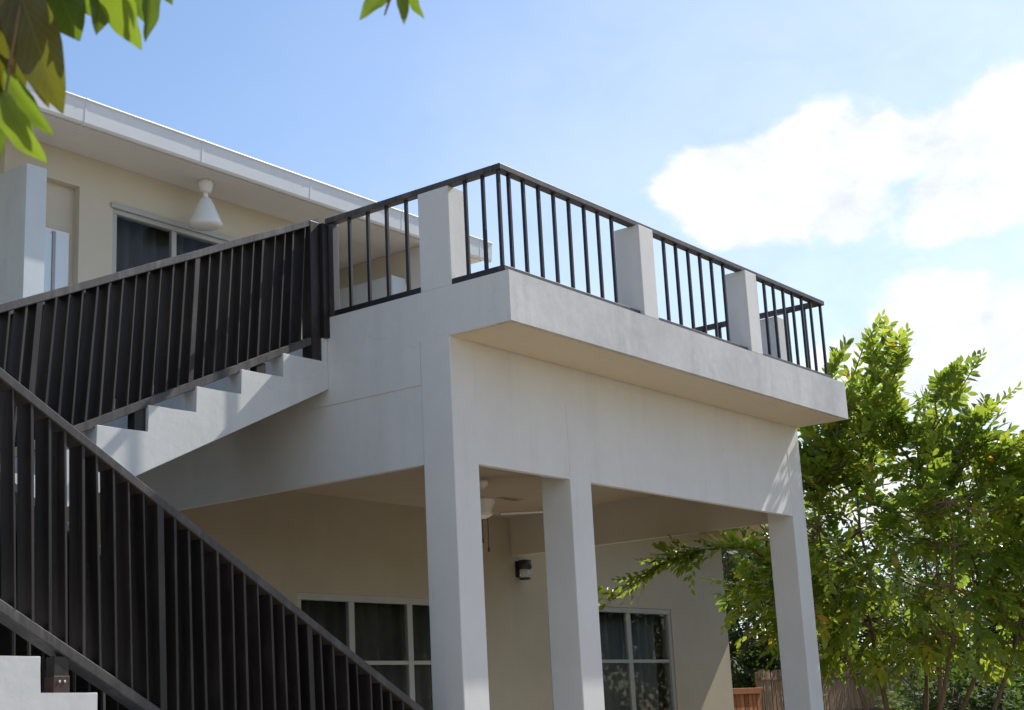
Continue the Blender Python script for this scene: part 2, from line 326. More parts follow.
# single storey wing roof on the right and the terrace deck over the rooms
box('wing_roof', (5.20, 11.12, 2.78, 8.0, -.295, -.14), 'soffit', house, .006)
box('wing_beam', (9.67, 11.10, 4.55, 4.75, -.62, -.30), 'soffit', house, .004)
box('terrace_floor', (-1.7, -.002, 2.21, 3.40, -.10, .186), 'white', house, 0)  # unseen deck strip added to keep skylight out of the pocket under the stairs
box('terrace_floor', (-6, .118, 3.402, 5.0, -.298, .19), 'tile', house, .004)
box('terrace_floor', (.125, 6.2, 5.002, 8.0, -.12, .188), 'tile', house, 0)
# upper storey
YU = 5.0; ZS = 2.868
UW = (1.107, 3.46, 1.25, 2.448)
wall('wall', -.098, 3.62, YU, YU + .15, .192, ZS, [(.10, .72, .192, 2.55), UW], 'cream')
box('wall', (-6, -.101, YU + .75, YU + .9, .192, ZS), 'cream', house, 0)
box('terrace_floor', (-6, .12, 5.002, 5.74, -.298, .19), 'white', house, 0)
box('door_recess', (.08, .74, YU + .09, YU + .20, .192, 2.57), 'cream', house, 0)
door = boxes('door', [(.16, .655, YU + .055, YU + .09, .192, 2.085)], 'doorwhite', house, .004)
box('pane', (.20, .46, YU + .048, YU + .056, .35, 2.03), 'frost', door, 0); box('pane', (.50, .62, YU + .048, YU + .056, .35, 2.03), 'frost', door, 0)
box('stile', (.462, .497, YU + .038, YU + .056, .3, 2.06), 'alu', door, .003)
window(UW[0], UW[1], YU + .02, UW[2], UW[3], (1.888, 2.67), (), 'frame', .06, .06)
box('window_head', (UW[0] - .03, UW[1] + .03, YU - .02, YU - .001, UW[3] - .012, UW[3] + .035), 'frame', house, .003)
box('wall', (3.62, 3.77, YU, 6.35, .19, ZS), 'cream', house, 0)
box('wall', (3.77, 5.15, 6.2, 6.35, .19, ZS), 'cream', house, 0)
box('end_beam', (5.15, 5.42, 4.78, 6.34, 2.46, ZS), 'cream', house, .004)
box('end_pier', (5.15, 5.81, 4.50, 4.78, .19, ZS), 'eave', house, .005)
box('room_wall', (-6, 3.6, 7.4, 7.5, .19, ZS), 'room', house, 0)
box('side_wall', (-.10, .11, 4.66, YU - .002, .192, 2.47), 'fin', house, 0)
box('side_wall', (-.10, .0, YU + .152, YU + .74, .192, 2.47), 'fin', house, 0)
box('side_wall', (-.10, -.0985, YU - .002, YU + .152, .192, 2.47), 'fin', house, 0)
box('side_wall', (4.80, 5.03, 4.69, 6.19, .19, 2.47), 'fin', house, .006)
box('eave_soffit', (-6, 6.16, 4.425, 7.5, ZS + .002, ZS + .03), 'eave', house, 0)
box('eave_block', (5.83, 6.07, 4.56, 4.80, ZS - .14, ZS), 'cream', house, .004)
gut = prism_obj('gutter', [(4.42, 2.876), (4.385, 2.872), (4.365, 2.89), (4.352, 3.085), (4.335, 3.10), (4.338, 3.112), (4.352, 3.114), (4.42, 3.05)], -6, 6.28, 'x', 'gutter', house)
for xj in (-4.0, -2.55, -1.1, .29, 1.67, 3.16, 4.62, 6.05):
    prism_obj('bracket', [(4.43, 2.868), (4.382, 2.866), (4.362, 2.886), (4.349, 3.086), (4.332, 3.102), (4.336, 3.115), (4.354, 3.117), (4.43, 3.053)], xj - .010, xj + .010, 'x', 'gutter', gut)
prism_obj('roof', [(4.38, 3.055), (4.38, 3.085), (11.0, 4.1), (11.0, 4.06)], -6.2, 6.3, 'x', 'roof', house)

# ---------------------------------------------------------------- staircase
stairs = thing('staircase', 'white concrete half turn staircase rising beside the porch', 'staircase', (-2.4, 1.1, G))
LZ = -1.5685
def flight(name, pts_top, low, y0, y1):
    return prism_obj(name, pts_top + low, y0, y1, 'y', 'stair', stairs, .004)
xk = lambda k: -2.003 + .3895 * k
zk = lambda k: -.691 + .1755 * k
top = [(xk(-4), LZ)]
for k in range(-4, 5): top += [(xk(k), zk(k)), (xk(k + 1), zk(k))]
top += [(xk(5), .188), (-.002, .188)]
flight('upper_flight', top, [(-.002, -.183), (xk(-4), -.183 + .4506 * xk(-4) - .05)], 1.127, 2.20)
NL = [(-3.13 + .334 * j, -2.126 - .1745 * j) for j in range(0, 9)]
NU = [(-4.132, LZ), (-3.798, -1.754), (-3.464, -1.94)]
top = []
for (x, z), nx in zip(NU + NL, [None] + NU + NL):
    if nx: top.append((nx[0], z))
    top.append((x, z))
top = top[1:] if False else top
last = top[-1]
flight('lower_flight', [(-4.132, LZ)] + top[1:] + [(last[0], G + .002)], [(-4.132, G + .002)], .05, 1.08)
box('landing', (-5.4, -4.134, .05, 2.2, LZ - .2, LZ), 'stair', stairs, .005)
box('landing', (-4.134, xk(-4) - .002, 1.10, 2.2, LZ - .2, LZ), 'stair', stairs, .005)
box('landing_wall', (-5.38, -5.2, .07, 2.18, G, LZ - .2), 'stair', stairs, 0)
box('shade_slab', (-5.2, -1.72, 2.21, 3.39, -.97, -.87), 'stair', stairs, 0)  # unseen slab added to darken the space under the upper flight
box('shade_wall', (-5.38, -5.2, 2.18, 3.39, G, LZ), 'stair', stairs, 0)  # unseen wall added to shut light out at the side of that space

def tilt_mesh(name, x0, x1, zfun, y0, y1, hh, org):
    """a rail whose ends are plumb, running along x at slope zfun"""
    bm = bmesh.new(); n = max(2, int((x1 - x0) / .35)); rr = random.Random(int(abs(x0 * 91 + y0 * 17) * 100))
    rings = []
    for i in range(n + 1):
        x = x0 + (x1 - x0) * i / n; w = rr.uniform(-.002, .002); z = zfun(x) + w; dy = rr.uniform(-.0015, .0015); c = .005
        rings.append([bm.verts.new((x, y + dy, z + q)) for y, q in ((y0 + c, -hh), (y1 - c, -hh), (y1, -hh + c), (y1, hh - c), (y1 - c, hh), (y0 + c, hh), (y0, hh - c), (y0, -hh + c))])
    for a, b in zip(rings, rings[1:]):
        for k in range(8): bm.faces.new((a[k], a[(k + 1) % 8], b[(k + 1) % 8], b[k]))
    bm.faces.new(rings[0]); bm.faces.new(rings[-1])
    return to_mesh(name, bm, org)
def plank_mesh(name, w, d, slope, height):
    bm = bmesh.new(); c = .002
    ring = [(-w / 2 + c, -d / 2), (w / 2 - c, -d / 2), (w / 2, -d / 2 + c), (w / 2, d / 2 - c), (w / 2 - c, d / 2), (-w / 2 + c, d / 2), (-w / 2, d / 2 - c), (-w / 2, -d / 2 + c)]
    lv = []
    for zz in (0, height * .33, height * .66, height): lv.append([bm.verts.new((x, y, zz + slope * x)) for x, y in ring])
    for a, b in zip(lv, lv[1:]):
        for k in range(8): bm.faces.new((a[k], a[(k + 1) % 8], b[(k + 1) % 8], b[k]))
    bm.faces.new(lv[0]); bm.faces.new(lv[-1])
    return to_mesh(name, bm, (0, 0, 0))
def stair_railing(label, x0, x1, y, hand, gap, slope, wides, feet, footz, seed, shoes=True, lean=0.0, d=.123):
    rr = random.Random(seed)
    t = thing('stair_railing', label, 'railing', ((x0 + x1) / 2, y, footz((x0 + x1) / 2)), 'plank railings of the outside staircase')
    zf = lambda x: hand + slope * x
    link('handrail', tilt_mesh('handrail', x0, x1 + (.09 if slope > 0 else 0), zf, y - .002, y + d + .002, .027, ORG[t]), 'rail', t, ORG[t])
    link('bottom_rail', tilt_mesh('bottom_rail', x0, x1, lambda x: zf(x) - gap, y + .002, y + d - .004, .030, ORG[t]), 'rail', t, ORG[t])
    hgt = (gap - .046) * (1 + abs(slope * lean)) + .012
    pm = [plank_mesh('baluster', w, d - .01, slope, hgt) for w in (.012, .015, .018)]; wm = plank_mesh('upright', .042, d - .008, slope, hgt)
    n = int((x1 - x0) / .1005); xs = [x1 - .045 - max(0, lean) * .4 - .1005 * i for i in range(n)]
    for x in xs:
        wide = any(abs(x - u) < .0503 for u in wides)
        o = link('upright' if wide else 'baluster', wm if wide else rr.choice(pm), 'plank', t, (x - lean * hgt / 2 + rr.uniform(-.005, .005), y + d / 2 + rr.uniform(-.003, .003), zf(x - lean * hgt / 2) - gap + .022))
        o.rotation_euler = (rr.uniform(-.004, .004), lean + rr.uniform(-.009, .009), rr.uniform(-.05, .05))
    for fx in feet:
        z0 = footz(fx); z1 = zf(fx) - gap - .029
        f = box('foot', (fx - .043, fx + .043, y + .012, y + .08, z0, z1 + slope * .02), 'plank', t, .003)
        if not shoes: continue
        sh = box('shoe', (fx - .047, fx + .047, y + .008, y + .084, z0 + .001, z0 + .085), 'brownbase', f, .003)
        for s in (-.015, .015):
            box('screw', (fx + s - .006, fx + s + .006, y + .002, y + .0085, z0 + .052, z0 + .064), 'screw', f, .002)
    return t
def tread_upper(x):
    k = math.floor((x - xk(0)) / .3895); return max(LZ, zk(k))
def tread_lower(x):
    for a, z in NU + NL:
        if x <= a: return z
    return G
rl = dict(slope=-.5515, gap=1.097, wides=(-2.36, -1.22, -3.55), feet=(-2.965, -1.55, -.55, -3.98), footz=tread_lower, lean=-.035)
stair_railing('dark plank railing on the open side of the lower stair flight', -4.10, -.2, .10, -.765 - .5515 * 3.364, seed=1, **rl)
stair_railing('dark plank railing on the inner side of the lower stair flight', -4.10, -.2, .97, -.765 - .5515 * 3.364, seed=2, **rl)
ru = dict(slope=.447, gap=.885, wides=(-1.25, -2.41, -3.5), footz=tread_upper, shoes=False, lean=.075)
stair_railing('dark plank railing on the near side of the upper stair flight', -3.55, -.152, 1.14, 1.105, seed=3, feet=(-1.66, -.63, -2.85), **ru)
stair_railing('dark plank railing on the far side of the upper stair flight, against the house', -3.55, -.152, 2.09, 1.105, seed=4, feet=(-1.66, -.63, -2.85), **ru)
tp = thing('newel_post', 'thick dark timber post where the stair railing meets the terrace railing', 'post', (-.1, 1.185, tread_upper(-.1)))
box('upright', (-.15, -.06, 1.135, 1.235, tread_upper(-.1), 1.058), 'plank', tp, .004)
box('cheek_board', (-.0585, -.001, 1.10, 1.20, .19, 1.05), 'plank', tp, .004)
box('side_board', (.002, .066, 1.058, 1.132, .347, 1.05), 'rail', tp, .004)

# ---------------------------------------------------------------- terrace railing
tr = thing('terrace_railing', 'thin black bar railing with a flat handrail round the roof terrace', 'railing', (2.5, -.46, .345))
HZ0, HZ1 = 1.052, 1.100
box('handrail', (-.004, 4.955, -.495, -.425, HZ0 + .006, HZ1), 'rail', tr, .004)
box('handrail', (-.004, .066, -.424, 1.13, HZ0 + .006, HZ1), 'rail', tr, .004)
box('handrail', (4.885, 4.955, -.424, 3.38, HZ0 + .006, HZ1), 'rail', tr, .004)
for a, b in ((.0, 1.678), (1.887, 3.353), (3.559, 4.95)): box('bottom_rail', (a, b, -.49, -.435, .346, .386), 'rail', tr, .003)
for a, b in ((-.434, -.037), (.24, 1.056)): box('bottom_rail', (.004, .058, a, b, .346, .388), 'bar', tr, .003)
for a, b in ((-.434, -.012), (.242, 3.38)): box('bottom_rail', (4.893, 4.947, a, b, .346, .388), 'bar', tr, .003)
bmh = bmesh.new(); bx(bmh, -.0115, .0115, -.0115, .0115, 0, HZ0 + .008 - .386, .002); bar_me = to_mesh('bar', bmh, (0, 0, 0))
fr = [.018, .135, .30, .475, .655, .84, 1.03, 1.215, 1.40] + [1.945, 2.135, 2.325, 2.51, 2.70, 2.885, 3.08] + [3.64, 3.81, 3.985, 4.165, 4.345, 4.53, 4.71, 4.92]
for x in fr:
    o = link('bar', bar_me, 'bar', tr, (x + rnd.uniform(-.004, .004), -.462, .386)); o.rotation_euler.z = rnd.uniform(-.06, .06); o.rotation_euler.y = rnd.uniform(-.004, .004)
for y in [-.318, -.165, .37, .555, .735, .915]:
    o = link('bar', bar_me, 'bar', tr, (.031, y, .388)); o.rotation_euler.z = rnd.uniform(-.06, .06)
y = -.30
while y < 3.3:
    if not -.03 < y < .26:
        o = link('bar', bar_me, 'bar', tr, (4.92, y, .388)); o.rotation_euler.z = rnd.uniform(-.06, .06)
    y += .18

# ---------------------------------------------------------------- fittings
fan = thing('ceiling_fan', 'white ceiling fan with pull cords under the porch ceiling', 'fan', (2.81, 1.99, -.46))
fx, fy = 2.81, 1.99
lathe_obj('canopy', fx, fy, [(.075, -.461), (.07, -.50), (.03, -.535), (.018, -.54)], 'fanwhite', fan)
lathe_obj('downrod', fx, fy, [(.014, -.53), (.014, -.62)], 'fanwhite', fan, 12)
lathe_obj('motor', fx, fy, [(.06, -.615), (.125, -.63), (.13, -.655), (.095, -.735), (.098, -.745), (.098, -.775), (.05, -.80)], 'fanwhite', fan)
for k in range(3):
    a = math.radians(-53 + 120 * k); bm = bmesh.new()
    bx(bm, .09, .20, -.025, .025, -.760, -.752, .002); bx(bm, .17, .80, -.065, .065, -.772, -.754, .003)
    bmesh.ops.rotate(bm, verts=[v for v in bm.verts], cent=(0, 0, -.76), matrix=Matrix.Rotation(math.radians(13), 3, 'X'))
    bmesh.ops.rotate(bm, verts=bm.verts, cent=(0, 0, 0), matrix=Matrix.Rotation(a, 3, 'Z')); bmesh.ops.translate(bm, verts=bm.verts, vec=(fx, fy, 0))
    link('blade', to_mesh('blade', bm, ORG[fan]), 'fanwhite', fan, ORG[fan])
for dx, dy, L in ((.05, -.03, .27), (.085, .06, .18)):
    bm = bmesh.new(); bx(bm, fx + dx - .003, fx + dx + .003, fy + dy - .003, fy + dy + .003, -.785 - L, -.78); bx(bm, fx + dx - .009, fx + dx + .009, fy + dy - .009, fy + dy + .009, -.785 - L - .04, -.785 - L, .004)
    link('pull_cord', to_mesh('pull_cord', bm, ORG[fan]), 'bark', fan, ORG[fan])
vent = thing('ceiling_vent', 'small slotted vent in the porch ceiling beyond the fan', 'vent', (3.95, 2.52, -.46))
box('frame', (3.80, 4.10, 2.47, 2.57, -.468, -.4605), 'ceiling', vent, .003)
for i in range(2): box('slot', (3.83, 4.07, 2.49 + .035 * i, 2.505 + .035 * i, -.4705, -.4685), 'brownbase', vent, 0)
sc = thing('wall_lamp', 'small black wall lamp with a glass shade on the porch wall', 'lamp', (5.22, 3.40, -1.13))
box('backplate', (5.155, 5.265, 3.38, 3.399, -1.09, -.915), 'black', sc, .004)
box('arm', (5.195, 5.225, 3.33, 3.381, -.955, -.93), 'black', sc, .003)
lathe_obj('hood', 5.21, 3.315, [(.02, -.905), (.072, -.915), (.078, -1.0), (.065, -1.008)], 'black', sc)
lathe_obj('glass_shade', 5.21, 3.315, [(.058, -1.0), (.058, -1.095), (.04, -1.108)], 'sconceglass', sc)
lathe_obj('rim', 5.21, 3.315, [(.035, -1.104), (.061, -1.10), (.061, -1.115), (.035, -1.12)], 'black', sc)
pl = thing('pendant_lamp', 'white bell shaped pendant lamp hanging under the upper eave', 'lamp', (2.01, 4.70, ZS))
lathe_obj('ceiling_cup', 2.01, 4.70, [(.075, ZS + .001), (.078, ZS - .03), (.055, ZS - .12), (.03, ZS - .125)], 'opal', pl)
lathe_obj('neck', 2.01, 4.70, [(.028, ZS - .12), (.028, ZS - .20)], 'fanwhite', pl, 12)
lathe_obj('shade', 2.01, 4.70, [(.048, ZS - .185), (.058, ZS - .195), (.085, ZS - .25), (.118, ZS - .33), (.152, ZS - .41), (.170, ZS - .455), (.168, ZS - .475), (.12, ZS - .49), (.0, ZS - .492)], 'opal', pl, 32, False)
def curtain(label, x0, x1, y, z0, z1, m, amp=.03, waves=9):
    bm = bmesh.new(); n = waves * 8; rr = random.Random(int(x0 * 100)); ph = [rr.uniform(.7, 1.3) for _ in range(waves + 2)]
    prev = None; acc = 0
    for i in range(n + 1):
        u = i / n; w = u * waves; yy = y + amp * ph[int(w)] * math.sin(2 * math.pi * w)
        c = [bm.verts.new((x0 + (x1 - x0) * u, yy + dy, z)) for dy in (0, .004) for z in (z0, z1)]
        if prev:
            bm.faces.new((prev[0], c[0], c[1], prev[1])); bm.faces.new((prev[2], prev[3], c[3], c[2])); bm.faces.new((prev[0], prev[2], c[2], c[0])); bm.faces.new((prev[1], c[1], c[3], prev[3]))
        else: bm.faces.new((c[0], c[1], c[3], c[2]))
        prev = c
    bm.faces.new((prev[0], prev[2], prev[3], prev[1]))
    org = ((x0 + x1) / 2, y, z0); o = link('curtain', to_mesh('curtain', bm, org, True), m, None, org); o['label'] = label; o['category'] = 'curtain'; return o
curtain('pale pleated curtain behind the porch window beyond the middle column', 6.3, 8.2, 3.62, -2.9, -1.3, 'netcurtain', .035, 11)
curtain('dark pleated curtain behind the porch window near the stairs', 1.95, 4.2, 3.66, -2.9, -1.3, 'curtain', .03, 12)
curtain('dark pleated curtain behind the upstairs window', 1.15, 3.4, YU + .24, 1.2, 2.5, 'curtain', .03, 13)

# ---------------------------------------------------------------- vegetation
def nrm(a): return a / np.maximum(np.linalg.norm(a, axis=-1, keepdims=True), 1e-9)
class Foliage:
    def __init__(s, seed): s.rng = np.random.default_rng(seed); s.P = []; s.D = []; s.U = []; s.L = []; s.Wd = []; s.T = []
    def leaf(s, p, d, u, L, w, tone): s.P.append(p); s.D.append(d); s.U.append(u); s.L.append(L); s.Wd.append(w); s.T.append(tone)
    def shoot(s, p, d, length, n, L, wr=.46, droop=.25, spread=1.0, tone=None, flat=None):
        """alternate leaves on a straight shoot, as on a custard apple twig"""
        r = s.rng; d = nrm(np.array(d, float)); side = np.cross(d, [0, 0, 1.]); 
        if np.linalg.norm(side) < .2: side = np.array([1., 0, 0])
        side = nrm(side); roll = r.uniform(-.7, .7)
        if flat is not None: side = nrm(flat - d * np.dot(flat, d) + r.normal(0, .25, 3)); roll = r.uniform(-.3, .3)
        up = np.cross(side, d); side = side * math.cos(roll) + up * math.sin(roll); up = np.cross(side, d)
        t0 = r.uniform(0, 1) if tone is None else tone
        for i in range(n):
            f = (i + .6) / n; q = np.array(p) + d * length * f - np.array([0, 0, droop * length * f * f * .5])
            sg = 1 if i % 2 else -1
            ld = nrm(d * (.55 + .5 * f) + side * sg * spread * (1.05 - .6 * f) + r.normal(0, .16, 3) + np.array([0, 0, -.12]))
            un = nrm(up + r.normal(0, .30, 3))
            sz = L * (1 - .35 * abs(f - .5)) * r.uniform(.62, 1.22)
            s.leaf(q, ld, un, sz, sz * wr * r.uniform(.85, 1.15), min(1, max(0, .55 * t0 + .45 * r.beta(2, 2.6) - .05 + (.45 if r.random() < .035 else 0))))
    def mesh(s, name, org):
        P = np.array(s.P); D = nrm(np.array(s.D)); U = np.array(s.U); L = np.array(s.L)[:, None]; Wd = np.array(s.Wd)[:, None]
        B = nrm(np.cross(D, U)); U = np.cross(B, D); n = len(P); P = P - np.array(org)
        v = np.stack([P, P + D * L * .30 + B * Wd * .46 + U * Wd * .10, P + D * L * .30 - B * Wd * .46 + U * Wd * .10, P + D * L * .34,
                      P + D * L * .66 + B * Wd * .42 + U * (Wd * .10 - L * .03), P + D * L * .66 - B * Wd * .42 + U * (Wd * .10 - L * .03), P + D * L * .68 - U * L * .04, P + D * L - U * L * .10], 1).reshape(-1, 3)
        q = np.array([[0, 3, 1, -1], [0, 2, 3, -1], [1, 3, 6, 4], [3, 2, 5, 6], [4, 6, 7, -1], [6, 5, 7, -1]])
        faces = []
        me = bpy.data.meshes.new(name)
        idx = []; start = []; tot = []
        loops = np.concatenate([(np.array([x for x in f if x >= 0])[None, :] + 8 * np.arange(n)[:, None])[:, None, :].reshape(n, -1) for f in q], 1)   # n x 20
        lens = [3, 3, 4, 4, 3, 3]; offs = np.cumsum([0] + lens[:-1])
        me.vertices.add(8 * n); me.vertices.foreach_set('co', v.astype(np.float32).ravel())
        me.loops.add(20 * n); me.loops.foreach_set('vertex_index', loops.astype(np.int32).ravel())
        me.polygons.add(6 * n); me.polygons.foreach_set('loop_start', (offs[None, :] + 20 * np.arange(n)[:, None]).astype(np.int32).ravel())
        me.polygons.foreach_set('loop_total', np.tile(np.array(lens, np.int32), n))
        at = me.attributes.new('tone', 'FLOAT', 'POINT'); at.data.foreach_set('value', np.repeat(np.array(s.T, np.float32), 8))
        me.update(); me.validate(); me.polygons.foreach_set('use_smooth', np.ones(6 * n, bool)); return me
def tube(bm, pts, radii, seg=7):
    rings = []; pts = [Vector(p) for p in pts]
    for i, p in enumerate(pts):
        d = (pts[min(i + 1, len(pts) - 1)] - pts[max(i - 1, 0)]).normalized(); a = d.orthogonal().normalized(); b = d.cross(a)
        if rings:
            pa = rings[-1][1]; a = (pa - d * pa.dot(d)).normalized(); b = d.cross(a)
        rings.append(([bm.verts.new(p + (a * math.cos(2 * math.pi * k / seg) + b * math.sin(2 * math.pi * k / seg)) * radii[i]) for k in range(seg)], a))
    for (r0, _), (r1, _) in zip(rings, rings[1:]):
        for k in range(seg): bm.faces.new((r0[k], r0[(k + 1) % seg], r1[(k + 1) % seg], r1[k]))
    bm.faces.new(rings[0][0]); bm.faces.new(rings[-1][0])
def curve(a, b, sag, n, rng, jit=.03):
    a, b = np.array(a, float), np.array(b, float); out = []
    for i in range(n + 1):
        t = i / n; p = a * (1 - t) + b * t + np.array(sag) * 4 * t * (1 - t)
        if 0 < i < n: p = p + rng.normal(0, jit, 3)
        out.append(p)
    return out

# --- the garden tree at the corner of the porch
rng = np.random.default_rng(21)
gt = thing('garden_tree', 'leafy many stemmed garden tree growing beside the right hand porch column', 'tree', (6.95, 0.0, G))
F = Foliage(5); bmw = bmesh.new(); base = np.array([6.95, .02, G])
LAT = np.array([.603, -.797, 0]); DEP = np.array([.797, .603, 0])
CEN = np.array([6.98, -.18, -.92])
stems = []
for tx, ty, tz, sag in ((-.95, -.2, .55, (-.1, 0, -.35)), (-.35, .3, 1.0, (-.05, 0, -.1)), (.15, -.3, 1.1, (.25, -.1, -.2)), (.75, .3, .85, (.3, -.25, -.25)), (1.3, -.2, .25, (.1, -.1, -.35)), (-1.3, .5, -.05, (-.1, .1, -.45)), (.5, .9, .3, (.15, .1, -.2)), (.2, -1.0, .2, (.05, -.1, -.2))):
    tip = CEN + LAT * tx + DEP * ty + np.array([0, 0, tz])
    b0 = base + np.array([rng.normal(0, .08), rng.normal(0, .08), 0])
    pts = curve(b0, tip, sag, 9, rng, .035); stems.append(pts)
    tube(bmw, pts, [.040 * (1 - .8 * (i / 9) ** .8) for i in range(10)])
sp = np.array([p for st in stems for p in st[3:]])
def grow(target, nshoot, L=.132, up=.35, n=12):
    """a side branch from the nearest stem out to target, ending in leafy shoots"""
    target = np.array(target); low = sp[sp[:, 2] < target[2] + .1]
    a = low[np.argmin(((low - target) ** 2).sum(1))]
    pts = curve(a, target, (0, 0, -.06), 4, rng, .025); tube(bmw, pts, [.013, .011, .009, .007, .004], 5)
    out = nrm(target - CEN)
    for k in range(nshoot):
        q = pts[-1] if k < nshoot * .55 else pts[rng.integers(2, 5)]
        d = nrm(out * .8 + rng.normal(0, .62, 3) + np.array([0, 0, up]))
        F.shoot(q, d, rng.uniform(.26, .48), n, L * rng.uniform(.85, 1.1))
for i in range(290):
    u = nrm(rng.normal(0, 1, 3)); r = rng.uniform(.25, 1) ** .55
    e = u * r * np.array([1.95, .95, 1.38]) + np.array([.12, 0, 0]); e[2] *= 1 - .3 * max(0, e[0] / 1.9) if e[2] > 0 else 1
    if e[2] < -1.15 and abs(e[0]) < .7: continue
    hang = .18 * (abs(e[0]) / 1.7) ** 2
    grow(CEN + LAT * e[0] + DEP * e[1] + np.array([0, 0, e[2] - hang]), 5 if e[2] > -.25 else 4, up=.35 if e[2] > 0 else .05)
# the low bough that reaches into the porch
bough = [(6.1, .65, -1.3), (5.5, .80, -1.02), (5.1, 1.12, -1.04), (4.9, 1.45, -1.16), (4.66, 1.88, -1.47)]
tube(bmw, [(6.9, .1, -1.9), (6.65, .5, -1.6)] + bough, [.022, .02, .016, .013, .010, .007, .004], 6)
for j in range(84):
    t = rng.uniform(0, 3.99); k = int(t); a = np.array(bough[k]); b = np.array(bough[k + 1]); q = a + (b - a) * (t - k)
    F.shoot(q, nrm((b - a) + rng.normal(0, .35, 3) * np.array([.5, .6, 1]) + np.array([-.05, 0, .1])), rng.uniform(.2, .34), 9, .105, droop=.5)
# long leafy leaders against the sky: leaves large enough to tell apart are objects of their own
leaders = [((6.58, -.08, .25), (6.44, -.30, 1.12)), ((6.52, .05, .45), (6.52, -.42, 1.28)), ((6.70, -.33, .35), (6.62, -.62, 1.10)), ((6.86, -.60, .0), (6.95, -1.25, .80)),
           ((6.98, -.85, -.15), (7.10, -1.50, .42)), ((6.80, -.75, .2), (6.85, -1.0, .72)), ((6.45, .15, .3), (6.37, .06, .92)), ((7.0, -1.0, -.5), (7.2, -1.62, -.02)), ((6.6, -.3, .45), (6.66, -.5, .85))]
FL = Foliage(9)
for a, b in leaders:
    a, b = np.array(a), np.array(b); low = sp[sp[:, 2] < a[2] - .3]; s0 = low[np.argmin(((low - (a - (b - a) * .6)) ** 2).sum(1))]
    path = []; tan = nrm(b - a); m0 = a - tan * np.linalg.norm(a - s0) * .5
    for i in range(6): t = i / 5; path.append((1 - t) ** 2 * s0 + 2 * t * (1 - t) * m0 + t * t * a)
    bow = np.array([rng.normal(0, .04), rng.normal(0, .04), rng.uniform(.02, .06)])
    path += curve(a, b, bow, 5, rng, .006)[1:]
    tube(bmw, path, [.016, .0155, .015, .014, .012, .010, .009, .007, .006, .004, .002], 5)
    lp = path[5:]; seg = [(lp[i], lp[i + 1]) for i in range(5)]
    for i, (p0, p1) in enumerate(seg):
        FL.shoot(p0, p1 - p0, np.linalg.norm(p1 - p0), 6 if i < 4 else 7, .148 - .013 * i, .42, 0, 1.15, rng.uniform(.35, .75), LAT)
    for k in range(11):
        q = path[rng.integers(2, 9)]
        F.shoot(q, nrm(tan + rng.normal(0, .6, 3)), rng.uniform(.25, .42), 12, .135, .44, .25, 1.1, None, LAT)
link('trunk', to_mesh('trunk', bmw, ORG[gt], True), 'bark', gt, ORG[gt])
struct(link('foliage', F.mesh('foliage', ORG[gt]), 'leaf', gt, ORG[gt]), 'stuff')
def leaf_mesh(name, tone, nx=2):
    f = Foliage(1); f.leaf(np.zeros(3), np.array([1., 0, 0]), np.array([0, 0, 1.]), 1.0, .42, tone); me = f.mesh(name, (0, 0, 0)); me.materials.append(M['leaf']); return me
LM = [leaf_mesh('leaf', x) for x in (.2, .4, .55, .68, .8)]
for p, d, u, L, w, tn in zip(FL.P, FL.D, FL.U, FL.L, FL.Wd, FL.T):
    o = link('leaf', LM[min(4, int(tn * 5))], None, gt, p)
    d = Vector(d).normalized(); bb = d.cross(Vector(u)).normalized(); uu = bb.cross(d)
    o.rotation_euler = Matrix((d, -bb, uu)).transposed().to_euler(); o.scale = (L, w / .42, L)

def bush(seed, rx, rz, nb, L, trunk_h, mname, shoots=4, nl=10, flat=1.0):
    """foliage and trunk meshes of a round tree or shrub standing at the origin"""
    f = Foliage(seed); r = f.rng; bm = bmesh.new(); c = np.array([0, 0, trunk_h + rz * .8])
    tips = []
    for k in range(6):
        a = 2 * math.pi * k / 6 + r.uniform(-.4, .4); tip = c + np.array([math.cos(a) * rx * .5, math.sin(a) * rx * .5, rz * r.uniform(0, .5)])
        pts = curve((r.normal(0, .05), r.normal(0, .05), 0), tip, (0, 0, -.1), 6, r, .05); tips += pts[2:]
        tube(bm, pts, [.06 * (1 - .13 * i) * max(.5, rz / 2) for i in range(7)], 6)
    tips = np.array(tips)
    for i in range(nb):
        u = nrm(r.normal(0, 1, 3)); e = u * r.uniform(.35, 1) ** .5 * (1 + .18 * math.sin(5 * u[0] + seed) * math.cos(4 * u[1])) * np.array([rx, rx * flat, rz]); q = c + e
        if q[2] < .1: q[2] = r.uniform(.1, .5)
        a = tips[np.argmin(((tips - q) ** 2).sum(1))]
        tube(bm, curve(a, q, (0, 0, -.04), 2, r, .02), [.012, .008, .004], 4)
        for k in range(shoots): f.shoot(q, nrm(u + r.normal(0, .7, 3)), r.uniform(.3, .5) * L / .11, nl, L * r.uniform(.8, 1.15))
    return f.mesh('foliage', (0, 0, 0)), to_mesh('trunk', bm, (0, 0, 0), True)
def plant(name, label, cat, loc, meshes, mname, scale=1, rot=0, group=None):
    t = thing(name, label, cat, loc, group); t.rotation_euler.z = rot; t.scale = (scale,) * 3
    fm, tm = meshes
    for nm, me, mm in (('crown', fm, mname), ('trunk', tm, 'bark')):
        if not me.materials: me.materials.append(M[mm])
        o = bpy.data.objects.new(nm, me); COL.objects.link(o); o.parent = t; ORG[o] = Vector(loc)
        if nm == 'crown': o['kind'] = 'stuff'
    return t
SA = bush(31, 1.9, 1.7, 260, .15, 1.2, 'leafdark'); SB = bush(32, 1.5, 2.0, 240, .13, .8, 'leafdark'); SH = bush(33, 1.1, .8, 170, .10, .15, 'leafdark')
